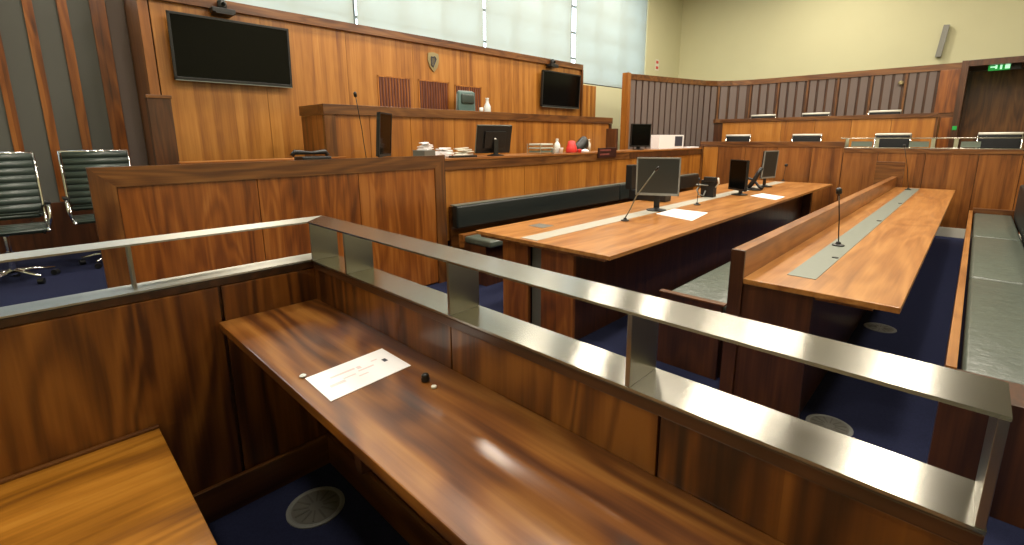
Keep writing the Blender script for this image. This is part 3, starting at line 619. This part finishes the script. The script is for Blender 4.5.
# red LED sign
ya, yb = kx(596.5, -4.74), kx(614.5, -4.74)
t = thing('counter_sign', 'small dark red display panel on the edge of the counter', 'sign', (-4.72, (ya+yb)/2, KZ-.08))
box('body', M['signred'], KX+.032, KX+.055, ya, yb, KZ-.10, KZ+.07, t, .006)
for r_, z in enumerate((KZ+.015, KZ-.055)):
    multi('text_row', M['signlit'], [(KX+.055, KX+.058, ya+.05+k*.042, ya+.05+k*.042+.026, z, z+.028) for k in range(8 if r_ == 0 else 7) if ya+.05+k*.042+.03 < yb-.02], t)
y = kx(611, -5.3); o = slab('file_box', 'tall thin dark file standing at the right end of the judge bench', 'file', 611.5, -5.25, .09, .22, KZ, KZ+.42, 'dark', 0)
y = kx(641, -4.95); monitor('black monitor at the far end of the counter, left of the white carton', (-4.98, y, KZ), 1.70, 1.25, .52, .46, .04, bez='black', scr='screen')
slab('white_box', 'white carton with a dark picture printed on it at the far end of the counter', 'box', 667, -5.05, .95, .22, KZ, KZ+.30, 'white', -.12)
bw = bpy.data.objects.get('white_box')
bm = bmesh.new(); bbox(bm, .111, .114, .12, .42, .05, .27, 0); link('printed_picture', bm, M['ink'], bw, (0, 0, 0), local=True)
slab('papers', 'white papers lying right of the carton at the far end of the counter', 'paper', 690, -4.85, .5, .2, KZ, KZ+.03, 'white', 0)
# ---------------------------------------------------------------- judge bench top items
def screen_tv(label, yc, zc, tilt):
    t = thing('wall_screen', label, 'television', (TVX, yc, zc), 'wall screens')
    w_, h_ = 1.38, .77
    R_ = Matrix.Rotation(tilt, 4, 'Y')
    def part(name, mat, boxes, bev=.004):
        bm = bmesh.new()
        for b in boxes: bbox(bm, *b, bev)
        bmesh.ops.transform(bm, matrix=R_, verts=bm.verts); return link(name, bm, M[mat], t, (.10, 0, 0), local=True)
    part('housing', 'black', [(-.04, .0, -w_/2+.01, w_/2-.01, -h_/2+.01, h_/2-.01)])
    part('bezel', 'black', [(-.01, .02, -w_/2, w_/2, h_/2-.03, h_/2), (-.01, .02, -w_/2, w_/2, -h_/2, -h_/2+.04), (-.01, .02, -w_/2, -w_/2+.03, -h_/2, h_/2), (-.01, .02, w_/2-.03, w_/2, -h_/2, h_/2)])
    part('screen', 'screen', [(0, .012, -w_/2+.03, w_/2-.03, -h_/2+.04, h_/2-.03)], 0)
    part('trim_strip', 'alu', [(.012, .022, -w_/2+.01, w_/2-.01, -h_/2-.004, -h_/2+.005)], .001)
    bm = bmesh.new(); bbox(bm, .0, .07, -.15, .15, -.15, .15, .004); link('wall_bracket', bm, M['black'], t, (0, 0, 0), local=True)
    return t
def cam_unit(label, yc, z):
    t = thing('conference_camera', label, 'camera', (TVX, yc, z), 'cameras above the wall screens')
    for nm, bx, bev in [('shelf', (0, .20, -.10, .10, -.015, 0), .002), ('body', (.04, .18, -.13, .13, 0, .06), .01)]:
        bm = bmesh.new(); bbox(bm, *bx, bev); link(nm, bm, M['black'], t, (0, 0, 0), local=True)
    bm = bmesh.new(); lathe(bm, [(.05, .06), (.055, .08), (.055, .13), (.04, .16), (.01, .17)], 18, (.11, 0, 0)); link('head', bm, M['black'], t, (0, 0, 0), local=True, smooth=True)
    bm = bmesh.new(); tube(bm, [(.155, 0, .105), (.18, 0, .105)], .022, 14); link('lens', bm, M['screen'], t, (0, 0, 0), local=True)
screen_tv('large black wall screen at the upper left of the photo', 2.12, 2.745, .05)
screen_tv('wall screen near the right end of the veneered wall', 8.84, 2.72, .05)
cam_unit('black camera unit above the upper left wall screen', 2.03, 3.19)
cam_unit('black camera unit above the right-hand wall screen', 8.50, 3.19)
c = atx(433, 62, TVX); t = thing('harp_crest', 'small metal shield crest with a harp on the veneered wall', 'crest', (TVX, c.y, c.z))
bm = bmesh.new(); sh = [(-.11, .14), (0, .16), (.11, .14), (.12, .02), (.08, -.09), (0, -.17), (-.08, -.09), (-.12, .02)]
quadplate(bm, sh, 0, .02); link('shield', bm, M['bronze'], t, (0, 0, 0), local=True)
bm = bmesh.new(); tube(bm, [(.03, -.05, .08), (.03, -.05, -.06), (.03, -.02, -.09), (.03, .05, .05), (.03, .02, .09), (.03, -.02, .07), (.03, -.05, .08)], .009, 8)
for k in range(4): tube(bm, [(.03, -.03+k*.02, .07), (.03, -.03+k*.02, -.06+k*.03)], .003, 6)
link('harp', bm, M['ink'], t, (0, 0, 0), local=True)
t = lathed('water_carafe', 'clear carafe on the judge bench right of the high-backed chair', 'carafe', 488, -6.2, [(.05, 0), (.06, .02), (.06, .14), (.03, .2), (.025, .26), (.035, .28)], 'glassware', JZ-.03)
t = lathed('drinking_glass', 'drinking glass beside the carafe on the judge bench', 'glass', 482, -6.15, [(.03, 0), (.035, .11), (.03, .112)], 'glassware', JZ-.03)
for o_ in (t,): pass
# ---------------------------------------------------------------- chairs
def ribbed(bm, w, path, r=.022, th=.02, step=None):
    """ribbed upholstery: path in (y,z); one bulge per path point"""
    for (y0, z0), (y1, z1) in zip(path, path[1:]):
        m_ = Vector((0, (y0+y1)/2, (z0+z1)/2)); d = Vector((0, y1-y0, z1-z0)); L_ = d.length; ang = math.atan2(d.z, d.y)
        R_ = Matrix.Translation(m_) @ Matrix.Rotation(ang, 4, 'X')
        n0 = len(bm.verts)
        bbox(bm, -w/2, w/2, -L_*.48, L_*.48, -th, th, 0, R_)
        bm.verts.ensure_lookup_table(); vs = bm.verts[n0:]; es = list({e for v in vs for e in v.link_edges})
        bmesh.ops.bevel(bm, geom=es, offset=th*.85, segments=3, affect='EDGES')
def make_chair(name, label, cat, group, mat='chairleather', plainback=False):
    t = thing(name, label, cat, (0, 0, 0), group)
    back = [(.24+.10*(k/9)**1.2, .56+.62*k/9) for k in range(10)]
    seat = [(-.26+.48*k/7, .50-.02*math.sin(k/7*math.pi)) for k in range(8)]
    bm = bmesh.new(); ribbed(bm, .54, seat); link('seat', bm, M[mat], t, (0, 0, 0), local=True, smooth=True)
    bm = bmesh.new()
    if plainback: cushion(bm, -.27, .27, -.02, .02, -.30, .30, .018); bmesh.ops.transform(bm, matrix=Matrix.Translation((0, .30, .87)) @ Matrix.Rotation(-.14, 4, 'X'), verts=bm.verts)
    else: ribbed(bm, .54, back, th=.018)
    link('backrest', bm, M[mat], t, (0, 0, 0), local=True, smooth=True)
    for sx in (-1, 1):
        x = sx*.285; bm = bmesh.new()
        tube(bm, [(x, -.28, .495), (x, 0, .485), (x, .18, .49), (x, .235, .53), (x, .26, .62), (x, .30, .92), (x, .355, 1.19)], .013, 10); link('side_frame', bm, M['chrome'], t, (0, 0, 0), local=True, smooth=True)
        bm = bmesh.new(); tube(bm, [(x, -.10, .49), (x+sx*.03, -.14, .6), (x+sx*.03, -.10, .70), (x+sx*.03, .12, .71), (x, .27, .66)], .014, 10); link('armrest', bm, M['chrome'], t, (0, 0, 0), local=True, smooth=True)
        bm = bmesh.new(); bbox(bm, x+sx*.03-.022, x+sx*.03+.022, -.10, .12, .715, .735, .008); link('arm_pad', bm, M['black'], t, (0, 0, 0), local=True)
    bm = bmesh.new(); tube(bm, [(-.285, .35, 1.185), (.285, .35, 1.185)], .026 if plainback else .014, 10); link('top_bar', bm, M['paleplastic' if plainback else 'chrome'], t, (0, 0, 0), local=True, smooth=True)
    bm = bmesh.new(); lathe(bm, [(.03, .08), (.03, .30), (.02, .30), (.02, .44), (.09, .455), (.09, .465)], 16); link('column', bm, M['chrome'], t, (0, 0, 0), local=True, smooth=False)
    for k in range(5):
        a = k*2*math.pi/5+.3; bm = bmesh.new(); ca, sa = math.cos(a), math.sin(a)
        tube(bm, [(0.02*ca, .02*sa, .11), (.15*ca, .15*sa, .10), (.29*ca, .29*sa, .075)], [.022, .018, .012], 8); lg = link('leg', bm, M['chrome'], t, (0, 0, 0), local=True, smooth=True)
        bm = bmesh.new(); tube(bm, [(-.022, 0, 0), (.022, 0, 0)], .028, 14); bmesh.ops.transform(bm, matrix=Matrix.Translation((.29*ca, .29*sa, .0285)) @ Matrix.Rotation(a, 4, 'Z') @ Matrix.Rotation(.6, 4, 'Z'), verts=bm.verts); link('castor', bm, M['black'], lg, (0, 0, 0), local=True)
    return t
c0 = make_chair('office_chair', 'black-green ribbed office chair with chrome frame cut by the left edge of the photo', 'chair', 'ribbed office chairs')
c0.location = (-6.30, -.19, .35); c0.rotation_euler.z = math.pi/2+.0
def chair(x, y, z, yaw, label, group='ribbed office chairs', src=None):
    c = copy_tree(src or c0); c.location = (x, y, z); c.rotation_euler.z = yaw; c['label'] = label; c['group'] = group
chair(-6.6, .58, .35, math.pi/2, 'black-green ribbed office chair partly hidden behind the left end of the walnut partition')
j0 = make_chair('jury_chair', 'x', 'chair', 'jury box chairs', 'juryleather', True)
# jury platforms
JP1, JP2 = .505, 1.01
box('floor', M['carpet'], -4.66, X1-.05, 11.5, 15.4, .0, JP1, bev=0)
box('floor', M['carpet'], -4.66, X1-.05, 12.68, 13.78, JP1, JP2, bev=0)
for px, lab in [(738, 'leftmost chair in the jury box front row, pale top just above the panel'), (807, 'second chair from the left in the jury box front row'), (893.5, 'black chair behind the steel rail left of the dark doorway'), (1001, 'black chair behind the steel rail at the right edge of the photo')]:
    p = aty(px, 131, 12.35)
    if px == 738: j0.location = (p.x, 12.05, .507); j0['label'] = lab
    else: chair(p.x, 12.05, .507, 0, lab, 'jury box chairs', j0)
for px, lab in [(763, 'leftmost chair top in the raised back row of the jury box'), (815.5, 'middle chair top in the raised back row of the jury box'), (884.5, 'rightmost chair top in the raised back row of the jury box')]:
    p = aty(px, 112, 13.4); chair(p.x, 13.10, JP2, 0, lab, 'jury box chairs', j0)
# judge chair
p = atx(467, 100, -6.85); jc = thing('judge_chair', 'grey-teal high-backed judge chair behind the judge bench', 'chair', (-6.72, p.y, .35), yaw=math.pi/2)
JS = .85
bm = bmesh.new(); cushion(bm, -.20, .20, .12, .20, JS+.55, JS+1.30, .035); link('backrest', bm, M['seatblue'], jc, (0, 0, 0), local=True, smooth=True)
bm = bmesh.new(); cushion(bm, -.15, .15, .085, .14, JS+1.08, JS+1.25, .025); link('headrest', bm, M['chairleather'], jc, (0, 0, 0), local=True, smooth=True)
bm = bmesh.new(); cushion(bm, -.26, .26, -.30, .18, JS+.42, JS+.52, .035); link('seat', bm, M['seatblue'], jc, (0, 0, 0), local=True, smooth=True)
bm = bmesh.new(); tube(bm, [(-.25, .17, JS+.5), (-.20, .17, JS+1.24), (-.16, .17, JS+1.30), (.16, .17, JS+1.30), (.20, .17, JS+1.24), (.25, .17, JS+.5)], .014, 10); link('back_frame', bm, M['grey'], jc, (0, 0, 0), local=True, smooth=True)
bm = bmesh.new(); lathe(bm, [(.26, 0), (.26, .03), (.04, .06), (.04, JS+.42)], 20); link('column', bm, M['chrome'], jc, (0, 0, 0), local=True)
# ================================================================ JURY BOX
JY = 11.4
jf = thing('jury_box_front', 'long veneered front panel of the jury box across the back of the room', 'partition', (-.8, JY, 0))
XR = 3.3
xs = [-4.70, -4.35, -3.75, -3.1, -2.45, -1.91]
for a, b in zip(xs, xs[1:]): box('front_panel', M['jury'] if a > -4.5 else M['bench'], a+.004, b-.004, JY, JY+.03, .05, 1.44, jf, .002)
box('corner_post', M['cap_z'], -4.79, -4.705, JY-.02, JY+.05, 0.0, 1.44, jf)
box('top_rail', M['cap_x'], -4.78, -1.905, JY-.015, JY+.12, 1.44, 1.555, jf)
xs = [-1.905, -1.35, -.66, .03, .55, 1.1, 1.7, 2.3, 2.8, XR]
for a, b in zip(xs, xs[1:]): box('front_panel', M['jury'], a+.004, b-.004, JY, JY+.03, .05, 1.35, jf, .002)
box('top_rail', M['cap_x'], -1.903, XR, JY-.015, JY+.12, 1.35, 1.43, jf)
box('skirting', M['skirt'], -4.7, XR, JY-.012, JY, 0, .05, jf)
box('back_board', M['dark'], -4.7, XR, JY+.03, JY+.06, .0, 1.34, jf)
jr = thing('jury_railing', 'low steel rail with frosted panes on top of the jury box front', 'railing', (0, JY+.05, 1.43))
box('bottom_bar', M['steel_x'], -1.90, XR, JY, JY+.10, 1.431, 1.447, jr); box('top_bar', M['steel_x'], -1.98, XR, JY, JY+.10, 1.61, 1.628, jr)
for px in (847, 877, 933, 956): x = aty(px, 143, JY).x; box('post', M['chrome'], x-.03, x+.03, JY+.01, JY+.03, 1.447, 1.61, jr)
for a, b in ((851, 872), (909, 929), (961, 981)): box('pane', M['glasspane'], aty(a, 143, JY).x, aty(b, 143, JY).x, JY+.05, JY+.058, 1.46, 1.56, jr)
jp = thing('jury_parapet', 'plain orange veneered parapet between the two rows of jury seats', 'partition', (-2.7, 12.6, JP1))
for a, b in spaced(-4.75, -.67, 6): box('front_panel', M['bench'], a+.003, b-.003, 12.60, 12.63, JP1, 2.02, jp, .002)
box('top_rail', M['cap_x'], -4.80, -.64, 12.57, 12.67, 2.02, 2.10, jp)
box('end_panel', M['cap_z'], -.67, -.63, 12.60, 13.3, JP1+.5, 2.02, jp)
# ================================================================ WALL ITEMS
t = thing('exit_sign', 'glowing green exit sign under the header at the top right', 'sign', (.1, 14.0, 2.9))
a, b = aty(989, 64, 14.05), aty(1010, 69.5, 14.05)
box('lit_face', M['green'], a.x, b.x, 14.03, 14.07, b.z, a.z, t); zc = (a.z+b.z)/2
multi('symbol', M['greenw'], [(a.x+.03, a.x+.10, 14.025, 14.03, zc-.012, zc+.012), (a.x+.10, a.x+.13, 14.025, 14.03, zc-.035, zc+.035), (a.x+.17, a.x+.20, 14.025, 14.03, zc-.05, zc+.03), (a.x+.24, a.x+.31, 14.025, 14.03, zc-.045, zc+.045)], t)
multi('hanger', M['black'], [(a.x-.02, b.x+.02, 14.02, 14.08, a.z, 3.05), (b.x, b.x+.15, 14.02, 14.08, b.z, a.z)], t)
p = aty(957, 128, 13.79); bm = bmesh.new(); bbox(bm, -.035, .035, -.01, .008, -.04, .04, .004); tag(link('door_release', bm, M['green'], None, (-.415, 13.79, p.z)), 'small green door release on the post beside the dark doorway', 'button')
a, b = aty(947, 25, YB-.08), aty(938, 57, YB-.08)
t = thing('upright_bar', 'slim grey tilted bar fixture high on the yellow wall', 'light', (a.x, YB, b.z))  # plain grey wall bar, gives off no light
bm = bmesh.new(); tube(bm, [(0, 0, 0), a-b], .075, 4); link('bar', bm, M['vent'], t, b)
bm = bmesh.new(); bbox(bm, -.03, .03, -.0, .08, -.03, .03, .003); link('bracket', bm, M['grey'], t, (a+b)/2)
p = atx(657, 65, WX); t = thing('wall_notice', 'small red and white notice on the yellow wall beside the last blind', 'sign', (WX, p.y, p.z))
multi('plate', M['paleplastic'], [(WX, WX+.006, p.y-.10, p.y+.10, p.z-.16, p.z+.16)], t); multi('red_marks', M['red'], [(WX+.006, WX+.009, p.y-.07, p.y+.07, p.z+.04, p.z+.12), (WX+.006, WX+.009, p.y-.07, p.y+.07, p.z-.12, p.z-.04)], t)
p = aty(840, 84, 13.88); bm = bmesh.new(); lathe(bm, [(.02, 0), (.045, .01), (.05, .03), (.03, .05)], 14); bmesh.ops.rotate(bm, matrix=Matrix.Rotation(math.pi/2, 3, 'X'), verts=bm.verts)
p = aty(901, 83, 13.88); tag(link('brass_knob', bm, M['bronze'], None, (p.x, 13.885, p.z)), 'round brass knob on the right part of the slatted screen', 'knob')
